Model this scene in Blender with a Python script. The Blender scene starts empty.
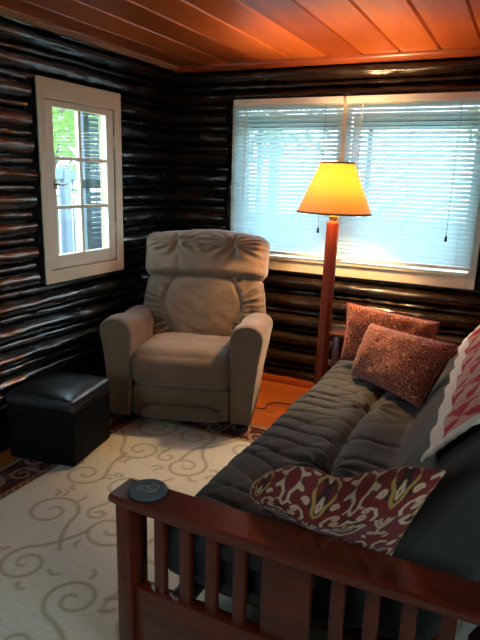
import bpy, bmesh, math, random
import numpy as np
from mathutils import Vector, Matrix, noise
from mathutils.geometry import tessellate_polygon
random.seed(7)
SC = bpy.context.scene
COL = SC.collection
PI = math.pi
R = math.radians

# ------------------------------------------------------------------ helpers
def lin(c):
    return tuple(((x / 255) / 12.92 if x / 255 <= .04045 else ((x / 255 + .055) / 1.055) ** 2.4) for x in c)

def tag(o, label=None, cat=None, group=None, kind=None):
    if label: o['label'] = label
    if cat: o['category'] = cat
    if group: o['group'] = group
    if kind: o['kind'] = kind
    return o

def empty(name, loc=(0, 0, 0), rz=0):
    o = bpy.data.objects.new(name, None)
    o.empty_display_size = .1
    COL.objects.link(o)
    o.location = loc
    o.rotation_euler = (0, 0, rz)
    return o

def link(name, me, mats, parent=None, smooth=True):
    o = bpy.data.objects.new(name, me)
    COL.objects.link(o)
    for m in (mats if isinstance(mats, (list, tuple)) else [mats]):
        me.materials.append(m)
    if smooth:
        me.polygons.foreach_set('use_smooth', [True] * len(me.polygons))
    if parent: o.parent = parent
    return o

class B:
    """collects shapes into one bmesh"""
    def __init__(s): s.bm = bmesh.new()
    def box(s, lo, hi, bev=.004, seg=2, mat=0, M=None):
        lo, hi = Vector(lo), Vector(hi)
        b = bmesh.new()
        bmesh.ops.create_cube(b, size=1)
        for v in b.verts:
            v.co = Vector([lo[i] + (v.co[i] + .5) * (hi[i] - lo[i]) for i in range(3)])
        if bev > 0:
            bev = min(bev, min(hi[i] - lo[i] for i in range(3)) * .45)
            bmesh.ops.bevel(b, geom=b.edges[:], offset=bev, segments=seg, affect='EDGES', profile=.5)
        s._merge(b, mat, M)
        return s
    def _merge(s, b, mat=0, M=None):
        if M is not None: bmesh.ops.transform(b, matrix=M, verts=b.verts[:])
        mp = {}
        for v in b.verts: mp[v] = s.bm.verts.new(v.co)
        for f in b.faces:
            try:
                nf = s.bm.faces.new([mp[v] for v in f.verts]); nf.material_index = mat
            except ValueError: pass
        b.free()
    def rings(s, rings, cap=True, mat=0, closed=False):
        vs = [[s.bm.verts.new(p) for p in r] for r in rings]
        n = len(vs[0])
        m = len(vs)
        for i in range(m if closed else m - 1):
            a, b = vs[i], vs[(i + 1) % m]
            for j in range(n):
                f = s.bm.faces.new((a[j], a[(j + 1) % n], b[(j + 1) % n], b[j])); f.material_index = mat
        if cap and not closed:
            s.bm.faces.new(vs[0][::-1]).material_index = mat
            s.bm.faces.new(vs[-1]).material_index = mat
        return s
    def tube(s, pts, rad, n=10, mat=0, flat=1.0):
        pts = [Vector(p) for p in pts]
        if not isinstance(rad, (list, tuple)): rad = [rad] * len(pts)
        rr = []
        for i, p in enumerate(pts):
            t = (pts[min(i + 1, len(pts) - 1)] - pts[max(i - 1, 0)]).normalized()
            ref = Vector((0, 0, 1)) if abs(t.z) < .9 else Vector((1, 0, 0))
            a = t.cross(ref).normalized(); b = a.cross(t)
            rr.append([p + a * rad[i] * math.cos(2 * PI * k / n) + b * flat * rad[i] * math.sin(2 * PI * k / n) for k in range(n)])
        return s.rings(rr, True, mat)
    def lathe(s, prof, n=24, c=(0, 0, 0), mat=0, cap=True):
        rr = [[Vector((c[0] + r * math.cos(2 * PI * k / n), c[1] + r * math.sin(2 * PI * k / n), c[2] + z)) for k in range(n)] for r, z in prof]
        return s.rings(rr, cap, mat)
    def prism(s, poly, f, d0, d1, mat=0):
        return s.rings([[f(p, d0) for p in poly], [f(p, d1) for p in poly]], True, mat)
    def build(s, name, mats, parent=None, smooth=False, auto=None):
        bmesh.ops.recalc_face_normals(s.bm, faces=s.bm.faces[:])
        me = bpy.data.meshes.new(name)
        s.bm.to_mesh(me); s.bm.free()
        o = link(name, me, mats, parent, smooth)
        if auto is not None:
            me.polygons.foreach_set('use_smooth', [True] * len(me.polygons))
            me.set_sharp_from_angle(angle=R(auto))
        return o

def soft(size, r, n, fn=None):
    """rounded box centred at origin -> bmesh; fn(p, q, nrm) moves each point (q in -1..1)"""
    b = B()
    hx, hy, hz = [x / 2 for x in size]
    r = min(r, hx * .98, hy * .98, hz * .98)
    nx, ny, nz = n
    cache = {}
    def vert(q):
        key = tuple(round(x, 5) for x in q)
        if key in cache: return cache[key]
        p = Vector((q[0] * hx, q[1] * hy, q[2] * hz))
        c = Vector([max(-h + r, min(h - r, x)) for x, h in zip(p, (hx, hy, hz))])
        d = p - c
        if d.length < 1e-9:
            d = Vector((0, 0, 1))
            nn = d
            pp = p
        else:
            nn = d.normalized()
            pp = c + nn * r
        if fn: pp = fn(pp, q, nn)
        v = b.bm.verts.new(pp)
        cache[key] = v
        return v
    def sp(k, m):
        # denser towards the ends
        t = -1 + 2 * k / m
        return math.sin(t * PI / 2) * .5 + t * .5
    ax = [(0, 1, 2, nx, ny), (1, 2, 0, ny, nz), (2, 0, 1, nz, nx)]
    for a, bb, c, na, nb in ax:
        for sgn in (-1, 1):
            for i in range(na):
                for j in range(nb):
                    q4 = []
                    for di, dj in ((0, 0), (1, 0), (1, 1), (0, 1)):
                        q = [0, 0, 0]
                        q[a] = sp(i + di, na); q[bb] = sp(j + dj, nb); q[c] = sgn
                        q4.append(vert(tuple(q)))
                    if sgn < 0: q4 = q4[::-1]
                    try: b.bm.faces.new(q4)
                    except ValueError: pass
    return b

def grid_mesh(name, P, mats, parent=None, colors=None, closed_u=False, extra=None):
    """P: array (nu, nv, 3) -> mesh object; colors (nu,nv,3) linear"""
    nu, nv = P.shape[:2]
    verts = P.reshape(-1, 3).tolist()
    faces = [(i * nv + j, (i + 1) * nv + j, (i + 1) * nv + j + 1, i * nv + j + 1) for i in range(nu - 1) for j in range(nv - 1)]
    me = bpy.data.meshes.new(name)
    me.from_pydata(verts, [], faces)
    me.update()
    if colors is not None:
        at = me.color_attributes.new('weave', 'FLOAT_COLOR', 'POINT')
        c = np.ones((len(verts), 4), np.float32); c[:, :3] = colors.reshape(-1, 3)
        at.data.foreach_set('color', c.ravel())
    return link(name, me, mats, parent, True)

def fbm(v, o=3):
    return noise.fractal(Vector(v), .9, 2.1, o)

# ------------------------------------------------------------------ materials
MATS = {}
def mat(name, col=(.5, .5, .5), rough=.5, metal=0, spec=.5, bump=None, bscale=40, stretch=(1, 1, 1), var=None, vscale=8, rvar=None, coat=0, sheen=0, attr=None):
    m = bpy.data.materials.new(name); m.use_nodes = True
    nt = m.node_tree; N = nt.nodes; L = nt.links
    p = N['Principled BSDF']
    p.inputs['Base Color'].default_value = (*col, 1)
    p.inputs['Roughness'].default_value = rough
    p.inputs['Metallic'].default_value = metal
    p.inputs['Specular IOR Level'].default_value = spec
    p.inputs['Coat Weight'].default_value = coat
    p.inputs['Coat Roughness'].default_value = .17
    p.inputs['Sheen Weight'].default_value = sheen
    tc = N.new('ShaderNodeTexCoord'); mp = N.new('ShaderNodeMapping')
    mp.inputs['Scale'].default_value = stretch
    L.new(tc.outputs['Object'], mp.inputs['Vector'])
    if var is not None:
        n = N.new('ShaderNodeTexNoise'); n.inputs['Scale'].default_value = vscale; n.inputs['Detail'].default_value = 5
        r = N.new('ShaderNodeValToRGB'); r.color_ramp.elements[0].position = .35; r.color_ramp.elements[1].position = .68
        r.color_ramp.elements[0].color = (*col, 1); r.color_ramp.elements[1].color = (*var, 1)
        L.new(mp.outputs[0], n.inputs['Vector']); L.new(n.outputs['Fac'], r.inputs[0]); L.new(r.outputs[0], p.inputs['Base Color'])
    if rvar is not None:
        n = N.new('ShaderNodeTexNoise'); n.inputs['Scale'].default_value = vscale * 1.7; n.inputs['Detail'].default_value = 4
        r = N.new('ShaderNodeMapRange'); r.inputs[1].default_value = .3; r.inputs[2].default_value = .7
        r.inputs[3].default_value = rough; r.inputs[4].default_value = rvar
        L.new(mp.outputs[0], n.inputs['Vector']); L.new(n.outputs['Fac'], r.inputs[0]); L.new(r.outputs[0], p.inputs['Roughness'])
    if bump:
        n = N.new('ShaderNodeTexNoise'); n.inputs['Scale'].default_value = bscale; n.inputs['Detail'].default_value = 6
        bp = N.new('ShaderNodeBump'); bp.inputs['Strength'].default_value = 1; bp.inputs['Distance'].default_value = bump
        L.new(mp.outputs[0], n.inputs['Vector']); L.new(n.outputs['Fac'], bp.inputs['Height']); L.new(bp.outputs[0], p.inputs['Normal'])
    if attr:
        a = N.new('ShaderNodeVertexColor'); a.layer_name = attr
        L.new(a.outputs['Color'], p.inputs['Base Color'])
    MATS[name] = m
    return m

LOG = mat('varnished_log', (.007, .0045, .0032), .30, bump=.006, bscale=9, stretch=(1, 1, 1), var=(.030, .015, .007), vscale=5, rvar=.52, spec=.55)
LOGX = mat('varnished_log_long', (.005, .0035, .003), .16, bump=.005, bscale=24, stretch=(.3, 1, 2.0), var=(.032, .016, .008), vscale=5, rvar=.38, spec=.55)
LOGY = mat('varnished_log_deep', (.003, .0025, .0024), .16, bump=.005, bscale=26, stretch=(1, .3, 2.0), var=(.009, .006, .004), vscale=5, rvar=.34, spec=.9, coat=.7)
CREAM = mat('cream_paint', lin((214, 200, 172)), .45, bump=.0006, bscale=60)
SASHW = mat('sash_paint', lin((216, 206, 184)), .42)
DARKMETAL = mat('dark_metal', (.03, .03, .03), .4, metal=.8)
PEWTER = mat('pewter', (.32, .32, .32), .35, metal=.9)
REDWOOD = mat('cherry_wood', lin((98, 34, 16)), .30, var=lin((74, 24, 11)), vscale=3, stretch=(1, 1, 6), bump=.0005, bscale=20, coat=.25)
REDWOODX = mat('cherry_wood_long', lin((104, 36, 17)), .28, var=lin((78, 26, 12)), vscale=5, stretch=(.5, 4, 6), bump=.0005, bscale=20, coat=.3)
TAUPE = mat('taupe_microfibre', lin((118, 94, 73)), .9, var=lin((104, 82, 62)), vscale=3.5, bump=.0012, bscale=160, sheen=.25)
TAUPED = mat('taupe_lining', lin((84, 66, 52)), .95)
LEATHERTOP = mat('black_leather_lid', (.010, .012, .016), .36, bump=.0006, bscale=220, spec=1.0)
LEATHER = mat('black_leather', (.006, .006, .007), .5, bump=.0006, bscale=220, spec=.06, rvar=.6, vscale=5)
CANVAS = mat('grey_canvas', lin((58, 57, 48)), .8, var=lin((50, 50, 44)), vscale=4, bump=.0007, bscale=200, sheen=.1, spec=.3)
TUFT = mat('tuft_thread', lin((36, 36, 34)), .9)
BRASS = mat('brass', lin((200, 160, 90)), .3, metal=.9)
COASTER = mat('slate_blue_coaster', lin((66, 80, 86)), .55, bump=.0005, bscale=90)
MARKS = mat('coaster_relief', lin((128, 140, 142)), .6)
CORD = mat('brown_cord', lin((44, 22, 14)), .5)
RUGM = mat('woven_rug', (.5, .5, .5), .97, attr='weave', bump=.002, bscale=260)
RUGEDGE = mat('rug_binding', lin((120, 96, 62)), .95)
IKAT = mat('ikat_weave', (.5, .5, .5), .9, attr='weave', bump=.0012, bscale=300, sheen=.1)
QUILT = mat('quilt_patchwork', (.5, .5, .5), .95, attr='weave', bump=.004, bscale=55)
BARK = mat('bark', lin((92, 84, 78)), .9, bump=.02, bscale=14)
GRASS = mat('ground_gravel', lin((150, 156, 140)), .95, var=lin((120, 140, 100)), vscale=.6)
PORCHW = mat('weathered_board', lin((96, 108, 122)), .8, bump=.002, bscale=30)
SHUT = mat('slate_shutter_paint', lin((74, 92, 108)), .55)
STORM = mat('storm_bar_paint', lin((42, 52, 66)), .6)

LAMPWOOD = mat('lamp_post_wood', lin((118, 48, 20)), .5, spec=.25, var=lin((96, 36, 15)), vscale=4, stretch=(3, 3, .6), bump=.0005, bscale=20)
def wood_planks(name, a, b, axis, w, off, rough, coat=.0, groove=None):
    """long planks: per plank tint plus streaky grain; axis = direction of the planks (0 x, 1 y)"""
    m = bpy.data.materials.new(name); m.use_nodes = True
    nt = m.node_tree; N = nt.nodes; L = nt.links; p = N['Principled BSDF']
    tc = N.new('ShaderNodeTexCoord'); sep = N.new('ShaderNodeSeparateXYZ')
    L.new(tc.outputs['Object'], sep.inputs[0])
    across = sep.outputs[1 - axis]
    ma = N.new('ShaderNodeMath'); ma.operation = 'MULTIPLY_ADD'; ma.inputs[1].default_value = 1 / w; ma.inputs[2].default_value = -off / w
    L.new(across, ma.inputs[0])
    fl = N.new('ShaderNodeMath'); fl.operation = 'FLOOR'; L.new(ma.outputs[0], fl.inputs[0])
    wn = N.new('ShaderNodeTexWhiteNoise'); wn.noise_dimensions = '1D'; L.new(fl.outputs[0], wn.inputs['W'])
    mp = N.new('ShaderNodeMapping'); mp.inputs['Scale'].default_value = (14, 1.1, 14) if axis == 1 else (1.1, 14, 14)
    L.new(tc.outputs['Object'], mp.inputs['Vector'])
    ad = N.new('ShaderNodeVectorMath'); ad.operation = 'ADD'
    cb = N.new('ShaderNodeCombineXYZ'); mu = N.new('ShaderNodeMath'); mu.operation = 'MULTIPLY'; mu.inputs[1].default_value = 37
    L.new(fl.outputs[0], mu.inputs[0]); L.new(mu.outputs[0], cb.inputs[2])
    L.new(mp.outputs[0], ad.inputs[0]); L.new(cb.outputs[0], ad.inputs[1])
    n = N.new('ShaderNodeTexNoise'); n.inputs['Scale'].default_value = 1; n.inputs['Detail'].default_value = 6; n.inputs['Distortion'].default_value = 1.2
    L.new(ad.outputs[0], n.inputs['Vector'])
    mx = N.new('ShaderNodeMath'); mx.operation = 'MULTIPLY_ADD'; mx.inputs[1].default_value = .45; 
    L.new(wn.outputs['Value'], mx.inputs[0]); 
    m2 = N.new('ShaderNodeMath'); m2.operation = 'MULTIPLY'; m2.inputs[1].default_value = .62
    L.new(n.outputs['Fac'], m2.inputs[0]); L.new(m2.outputs[0], mx.inputs[2])
    r = N.new('ShaderNodeValToRGB'); r.color_ramp.elements[0].position = .25; r.color_ramp.elements[1].position = .8
    r.color_ramp.elements[0].color = (*a, 1); r.color_ramp.elements[1].color = (*b, 1)
    L.new(mx.outputs[0], r.inputs[0]); col = r.outputs[0]
    # knots
    vo = N.new('ShaderNodeTexVoronoi'); vo.inputs['Scale'].default_value = 2.1
    mp2 = N.new('ShaderNodeMapping'); mp2.inputs['Scale'].default_value = (1.6, .8, 1) if axis == 1 else (.8, 1.6, 1)
    L.new(tc.outputs['Object'], mp2.inputs['Vector']); L.new(mp2.outputs[0], vo.inputs['Vector'])
    kr = N.new('ShaderNodeMapRange'); kr.inputs[1].default_value = .03; kr.inputs[2].default_value = .10; kr.inputs[3].default_value = .35; kr.inputs[4].default_value = 1
    L.new(vo.outputs['Distance'], kr.inputs[0])
    mc = N.new('ShaderNodeMix'); mc.data_type = 'RGBA'; mc.blend_type = 'MULTIPLY'; mc.inputs[0].default_value = 1
    L.new(col, mc.inputs[6]); L.new(kr.outputs[0], mc.inputs[7])
    L.new(mc.outputs[2], p.inputs['Base Color'])
    p.inputs['Roughness'].default_value = rough
    p.inputs['Coat Weight'].default_value = coat; p.inputs['Coat Roughness'].default_value = .2
    bp = N.new('ShaderNodeBump'); bp.inputs['Distance'].default_value = .0012
    L.new(n.outputs['Fac'], bp.inputs['Height']); L.new(bp.outputs[0], p.inputs['Normal'])
    return m
CEILM = wood_planks('ceiling_pine', lin((150, 64, 26)), lin((206, 104, 46)), 1, .235, .23, .30, .2)
FLOORM = wood_planks('orange_oak', lin((176, 92, 38)), lin((206, 120, 56)), 0, .082, 0, .3, .3)

def glass():
    m = bpy.data.materials.new('window_glass'); m.use_nodes = True
    nt = m.node_tree; N = nt.nodes; L = nt.links
    N.remove(N['Principled BSDF'])
    t = N.new('ShaderNodeBsdfTransparent'); t.inputs[0].default_value = (.93, .97, .97, 1)
    g = N.new('ShaderNodeBsdfGlossy'); g.inputs['Roughness'].default_value = .02
    mx = N.new('ShaderNodeMixShader'); mx.inputs[0].default_value = .06
    L.new(t.outputs[0], mx.inputs[1]); L.new(g.outputs[0], mx.inputs[2]); L.new(mx.outputs[0], N['Material Output'].inputs[0])
    return m
GLASS = glass()

def translucent(name, col, tcol, fac, rough=.6):
    m = bpy.data.materials.new(name); m.use_nodes = True
    nt = m.node_tree; N = nt.nodes; L = nt.links
    p = N['Principled BSDF']; p.inputs['Base Color'].default_value = (*col, 1); p.inputs['Roughness'].default_value = rough
    t = N.new('ShaderNodeBsdfTranslucent'); t.inputs[0].default_value = (*tcol, 1)
    mx = N.new('ShaderNodeMixShader'); mx.inputs[0].default_value = fac
    L.new(p.outputs[0], mx.inputs[1]); L.new(t.outputs[0], mx.inputs[2]); L.new(mx.outputs[0], N['Material Output'].inputs[0])
    return m
SLAT = translucent('white_blind_slat', (.34, .39, .42), (.82, .93, .98), .60, .5)
SHADE = translucent('parchment_shade', lin((226, 186, 142)), lin((240, 192, 104)), .29, .8)
LEAF = translucent('leaf', (.16, .25, .08), (.26, .38, .10), .5)
SHADERIM = mat('shade_trim', lin((150, 110, 60)), .7)

def emis(name, col, s):
    m = bpy.data.materials.new(name); m.use_nodes = True
    p = m.node_tree.nodes['Principled BSDF']
    p.inputs['Emission Color'].default_value = (*col, 1); p.inputs['Emission Strength'].default_value = s
    return m
BULB = emis('lit_bulb', (1, .72, .38), 12)

def chintz(name):
    """fine rust and dusty-pink all-over vine pattern"""
    m = bpy.data.materials.new(name); m.use_nodes = True
    nt = m.node_tree; N = nt.nodes; L = nt.links; p = N['Principled BSDF']
    tc = N.new('ShaderNodeTexCoord')
    n = N.new('ShaderNodeTexNoise'); n.inputs['Scale'].default_value = 16; n.inputs['Detail'].default_value = 1
    L.new(tc.outputs['Object'], n.inputs['Vector'])
    ad = N.new('ShaderNodeVectorMath'); ad.operation = 'MULTIPLY_ADD'; ad.inputs[1].default_value = (.09, .09, .09)
    L.new(n.outputs['Color'], ad.inputs[0]); L.new(tc.outputs['Object'], ad.inputs[2])
    v = N.new('ShaderNodeTexVoronoi'); v.feature = 'DISTANCE_TO_EDGE'; v.inputs['Scale'].default_value = 50
    L.new(ad.outputs[0], v.inputs['Vector'])
    w = N.new('ShaderNodeTexVoronoi'); w.feature = 'SMOOTH_F1'; w.inputs['Scale'].default_value = 80
    L.new(ad.outputs[0], w.inputs['Vector'])
    mu = N.new('ShaderNodeMath'); mu.operation = 'MULTIPLY'; L.new(v.outputs['Distance'], mu.inputs[0]); mu.inputs[1].default_value = 1.1
    r = N.new('ShaderNodeValToRGB'); r.color_ramp.elements[0].position = .035; r.color_ramp.elements[1].position = .085
    r.color_ramp.elements[0].color = (*lin((206, 128, 84)), 1); r.color_ramp.elements[1].color = (*lin((104, 26, 20)), 1)
    e = r.color_ramp.elements.new(.26); e.color = (*lin((84, 20, 18)), 1)
    e = r.color_ramp.elements.new(.36); e.color = (*lin((176, 88, 58)), 1)
    L.new(mu.outputs[0], r.inputs[0]); L.new(r.outputs[0], p.inputs['Base Color'])
    p.inputs['Roughness'].default_value = .9; p.inputs['Sheen Weight'].default_value = .2
    b = N.new('ShaderNodeBump'); b.inputs['Distance'].default_value = .002
    L.new(v.outputs['Distance'], b.inputs['Height']); L.new(b.outputs[0], p.inputs['Normal'])
    return m
RUST = chintz('rust_vine_fabric')
PIPING = mat('rust_piping', lin((150, 62, 46)), .9)

# ------------------------------------------------------------------ setting
CEIL = 2.27
RX, RY = 4.4, -4.75      # right wall, rear wall
def row_edges():
    e = [.015 + k * (.862 - .015) / 6 for k in range(6)]
    e += [.862 + k * (2.012 - .862) / 8 for k in range(8)]
    e += [2.012 + k * (CEIL - 2.012) / 2 for k in range(3)]
    return e
def log_wall(name, f, u0, u1, holes, m, seed, step=.032):
    """f(u, d, z) -> world; holes = (u0,u1,z0,z1)"""
    b = B()
    E = row_edges()
    # backing with openings
    HS = holes
    holes = [(h[0] + .02, h[1] - .02, h[2] + (.02 if h[2] > .1 else 0), h[3] - .02) for h in HS]
    us = sorted({u0 - .22, u1 + .22, *[h[0] for h in holes], *[h[1] for h in holes]})
    def slab(a, c, z0, z1):
        P = [(a, z0), (c, z0), (c, z1), (a, z1)]
        b.rings([[f(u, -.05, z) for u, z in P], [f(u, -.12, z) for u, z in P]])
    for a, c in zip(us[:-1], us[1:]):
        hh = [h for h in holes if h[0] < (a + c) / 2 < h[1]]
        if not hh: slab(a, c, 0, CEIL)
        else:
            h = hh[0]
            slab(a, c, h[3], CEIL)
            if h[2] > .01: slab(a, c, 0, h[2])
    holes = HS
    for i in range(len(E) - 1):
        z0, z1 = E[i], E[i + 1]
        spans = [(u0, u1)]
        for h in holes:
            if h[2] < (z0 + z1) / 2 < h[3]:
                ns = []
                for a, c in spans:
                    if h[0] > a: ns.append((a, min(c, h[0] - .035 - .03 * random.random())))
                    if h[1] < c: ns.append((max(a, h[1] + .006 + .012 * random.random()), c))
                spans = ns
        for a, c in spans:
            if c - a < .03: continue
            n = max(2, int((c - a) / step))
            rings = []
            for k in range(n + 1):
                u = a + (c - a) * k / n
                ring = []
                sw = 1 + .12 * fbm((u * .9, i * 3.7 + seed, 1), 2)
                oz = .010 * fbm((u * 1.1, i * 5.1 + seed, 4), 2)
                cut = .66 + .05 * fbm((u * .8, i * 4.1 + seed, 7), 2)
                for t in range(25):
                    if t < 16:
                        k1 = t / 15; ph = PI * k1
                        zz = z0 + (z1 - z0) * cut * (1 - math.cos(ph)) / 2 + oz * math.sin(ph)
                        d = -.060 + .084 * sw * math.sin(ph) ** .8
                        d -= .012 * math.exp(-(k1 - .35) ** 2 / .004) * abs(fbm((u * .7, i * 1.9 + 3, seed), 2))
                    else:
                        k1 = (t - 15.5) / 9; ph = PI * k1
                        zz = z0 + (z1 - z0) * (cut + (1 - cut) * (1 - math.cos(ph)) / 2)
                        d = -.060 + .052 * (1 + .35 * fbm((u * 1.3, i * 2.7 + seed, 2), 2)) * math.sin(ph) ** .8
                    d += .009 * fbm((u * 6.5, zz * 14 + i * 3, seed), 3) + .007 * fbm((u * 1.4, zz * 30 + i, seed + 5), 2)
                    ring.append(f(u, d, zz))
                ring += [f(u, -.07, z1), f(u, -.07, z0)]
                rings.append(ring)
            b.rings(rings)
    o = b.build(name, m, smooth=True, auto=50)
    return tag(o, kind='structure')

W1 = (-1.420, -.700, .864, 1.998)   # left window (y0,y1,z0,z1) outer casing
W2 = (.490, 2.225, .850, 2.020)     # back window (x0,x1)
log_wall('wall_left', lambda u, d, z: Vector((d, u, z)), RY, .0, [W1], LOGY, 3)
log_wall('wall_back', lambda u, d, z: Vector((u, -d, z)), -.0, RX, [W2], LOGX, 11)
W3 = (-4.5, -3.0, .862, 2.012)
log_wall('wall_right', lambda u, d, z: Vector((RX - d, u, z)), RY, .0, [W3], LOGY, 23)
W4 = (.10, .85, .862, 2.012)
log_wall('wall_rear', lambda u, d, z: Vector((u, RY + d, z)), 0, RX, [W4], LOGX, 31)

b = B(); b.box((-.25, RY - .25, -.08), (RX + .25, .25, 0), 0)
tag(b.build('floor', FLOORM), kind='structure')
# ceiling of V-grooved planks
b = B()
g0, pw = .23 - .235 * 2, .235
x = g0
while x < RX + .2:
    P = [(x + .002, CEIL + .010), (x + .010, CEIL), (x + pw - .010, CEIL), (x + pw - .002, CEIL + .010), (x + pw - .002, CEIL + .03), (x + .002, CEIL + .03)]
    b.prism(P, lambda p, d: Vector((p[0], d, p[1])), RY - .2, .2)
    x += pw
b.box((-.3, RY - .3, CEIL + .02), (RX + .3, .3, CEIL + .08), 0)
tag(b.build('ceiling', CEILM), kind='structure')
def strip(name, f, u0, u1, prof, m):
    b = B(); b.prism(prof, f, u0, u1)
    return tag(b.build(name, m, auto=40), kind='structure')
q = [(0, 0), (.045, 0), (.045, -.008), (.036, -.022), (.022, -.036), (.008, -.045), (0, -.045)]
TRIMW = mat('ceiling_trim_wood', lin((150, 70, 34)), .3)
strip('trim_1', lambda p, d: Vector((d, -p[0], CEIL + p[1] * .9)), 0, RX, q, TRIMW)
q2 = [(0, 0), (.035, 0), (.035, -.012), (.02, -.025), (0, -.03)]
TRIMP = mat('pale_ceiling_trim', lin((170, 128, 100)), .3)
strip('trim_2', lambda p, d: Vector((p[0] + .012, d, CEIL + p[1])), RY, 0, q2, TRIMP)
q3 = [(0, 0), (.05, 0), (.05, .012), (.042, .032), (.028, .045), (0, .05)]
strip('baseboard_back', lambda p, d: Vector((d, -p[0], p[1])), 0.02, RX, q3, TRIMW)
strip('baseboard_left', lambda p, d: Vector((p[0], d, p[1])), RY, -.0, q3, LOGY)

# ---- left window: one casement, two by three panes
def frame_boxes(b, f, u0, u1, z0, z1, wl, wr, wt, wb, d0, d1, bev=.004):
    def bx(a, c, e, g):
        lo, hi = f(a, d0, e), f(c, d1, g)
        b.box([min(lo[i], hi[i]) for i in range(3)], [max(lo[i], hi[i]) for i in range(3)], bev)
    bx(u0, u0 + wl, z0, z1); bx(u1 - wr, u1, z0, z1)
    bx(u0 + wl, u1 - wr, z1 - wt, z1); bx(u0 + wl, u1 - wr, z0, z0 + wb)
fl = lambda u, d, z: Vector((d, u, z))
b = B()
frame_boxes(b, fl, W1[0], W1[1], W1[2], W1[3], .045, .062, .105, .075, .010, .026)
frame_boxes(b, fl, W1[0] + .03, W1[1] - .045, W1[2] + .06, W1[3] - .09, .02, .02, .02, .02, -.11, -.02, .002)
w1 = tag(b.build('window_1', CREAM), kind='structure')
b = B(); frame_boxes(b, fl, W1[0] + .008, W1[1] - .008, W1[2] + .008, W1[3] - .008, .035, .05, .09, .06, -.045, .010, .002)
b.build('gap_shade_ring', LOG, w1)  # dark ring standing in for shade in the gap between logs and casing
su0, su1, sz0, sz1 = W1[0] + .048, W1[1] - .066, W1[2] + .078, W1[3] - .108
gu0, gu1, gz0, gz1 = -1.300, -.836, 1.022, 1.853
b = B()
frame_boxes(b, fl, su0, su1, sz0, sz1, gu0 - su0, su1 - gu1, sz1 - gz1, gz0 - sz0, -.028, .012)
sash = b.build('sash', SASHW, w1)
b = B(); um = -1.072
b.box((-.026, um - .011, gz0), (.004, um + .011, gz1), .003)
for k in (1, 2):
    z = gz0 + (gz1 - gz0) * k / 3
    b.box((-.026, gu0, z - .010), (.003, gu1, z + .010), .003)
b.build('muntin', SASHW, sash)
b = B(); b.box((-.016, gu0 - .004, gz0 - .004), (-.012, gu1 + .004, gz1 + .004), 0)
b.build('pane', GLASS, sash)
b = B()
b.box((.012, -1.318, 1.405), (.018, -1.296, 1.455), .002)
b.tube([(.016, -1.307, 1.430), (.036, -1.307, 1.430)], .008)
b.tube([(.036, -1.312, 1.430), (.038, -1.28, 1.428), (.036, -1.232, 1.436)], [.009, .008, .006], flat=.7)
b.build('latch_handle', PEWTER, sash, auto=40)
for z in (1.16, 1.70):
    b = B(); b.tube([(.02, su1 + .003, z - .035), (.02, su1 + .003, z + .035)], .007, 8)
    b.box((.011, su1 - .02, z - .03), (.015, su1 + .02, z + .03), .001)
    b.build('hinge', CREAM, w1, auto=40)

# ---- back window: two sashes in one casing
fb = lambda u, d, z: Vector((u, -d, z))
b = B()
frame_boxes(b, fb, W2[0], W2[1], W2[2] + .001, W2[3] + .012, .050, .050, .075, .100, -.03, .020)
b.box((1.296, -.020, W2[2] + .1), (1.346, .05, W2[3] - .06), .003)
frame_boxes(b, fb, W2[0] + .02, W2[1] - .02, W2[2] + .02, W2[3] - .02, .025, .025, .025, .06, -.11, -.02, .002)
b.box((W2[0] + .05, -.042, W2[2] + .080), (W2[1] - .05, -.018, W2[2] + .106), .006)   # stool strip
w2 = tag(b.build('window_2', CREAM), kind='structure')
for a, c in ((.545, 1.292), (1.350, 2.170)):
    b = B()
    frame_boxes(b, fb, a, c, .955, 1.935, .045, .045, .05, .06, -.09, -.05)
    s_ = b.build('sash', SASHW, w2)
    b = B(); b.box((a + .04, .068, 1.0), (c - .04, .072, 1.89), 0); b.build('pane', GLASS, s_)
    b = B(); b.box((a + .098, .078, .96), (a + .132, .10, 1.90), .003)
    b.box((a + .02, .078, 1.84), (c - .02, .10, 1.90), .003)
    b.build('storm_bar', STORM, w2)

# ---- windows added out of view to bring more daylight onto the rug
fr = lambda u, d, z: Vector((RX - d, u, z))
b = B(); frame_boxes(b, fr, W3[0], W3[1], W3[2], W3[3], .06, .06, .08, .08, -.2, .02)
b.box((RX - .02, -3.78, W3[2]), (RX + .05, -3.72, W3[3]), .003)
w3 = tag(b.build('added_window_3', CREAM), kind='structure')
b = B(); b.box((RX + .03, W3[0] + .05, W3[2] + .05), (RX + .034, W3[1] - .05, W3[3] - .05), 0); b.build('pane', GLASS, w3)
fe = lambda u, d, z: Vector((u, RY + d, z))
b = B(); frame_boxes(b, fe, W4[0], W4[1], W4[2], W4[3], .06, .06, .08, .08, -.11, .02)
w4 = tag(b.build('added_window_4', CREAM), kind='structure')  # unseen rear window, added for its daylight
b = B(); b.box((W4[0] + .05, RY - .034, W4[2] + .05), (W4[1] - .05, RY - .03, W4[3] - .05), 0); b.build('pane', GLASS, w4)

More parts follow.
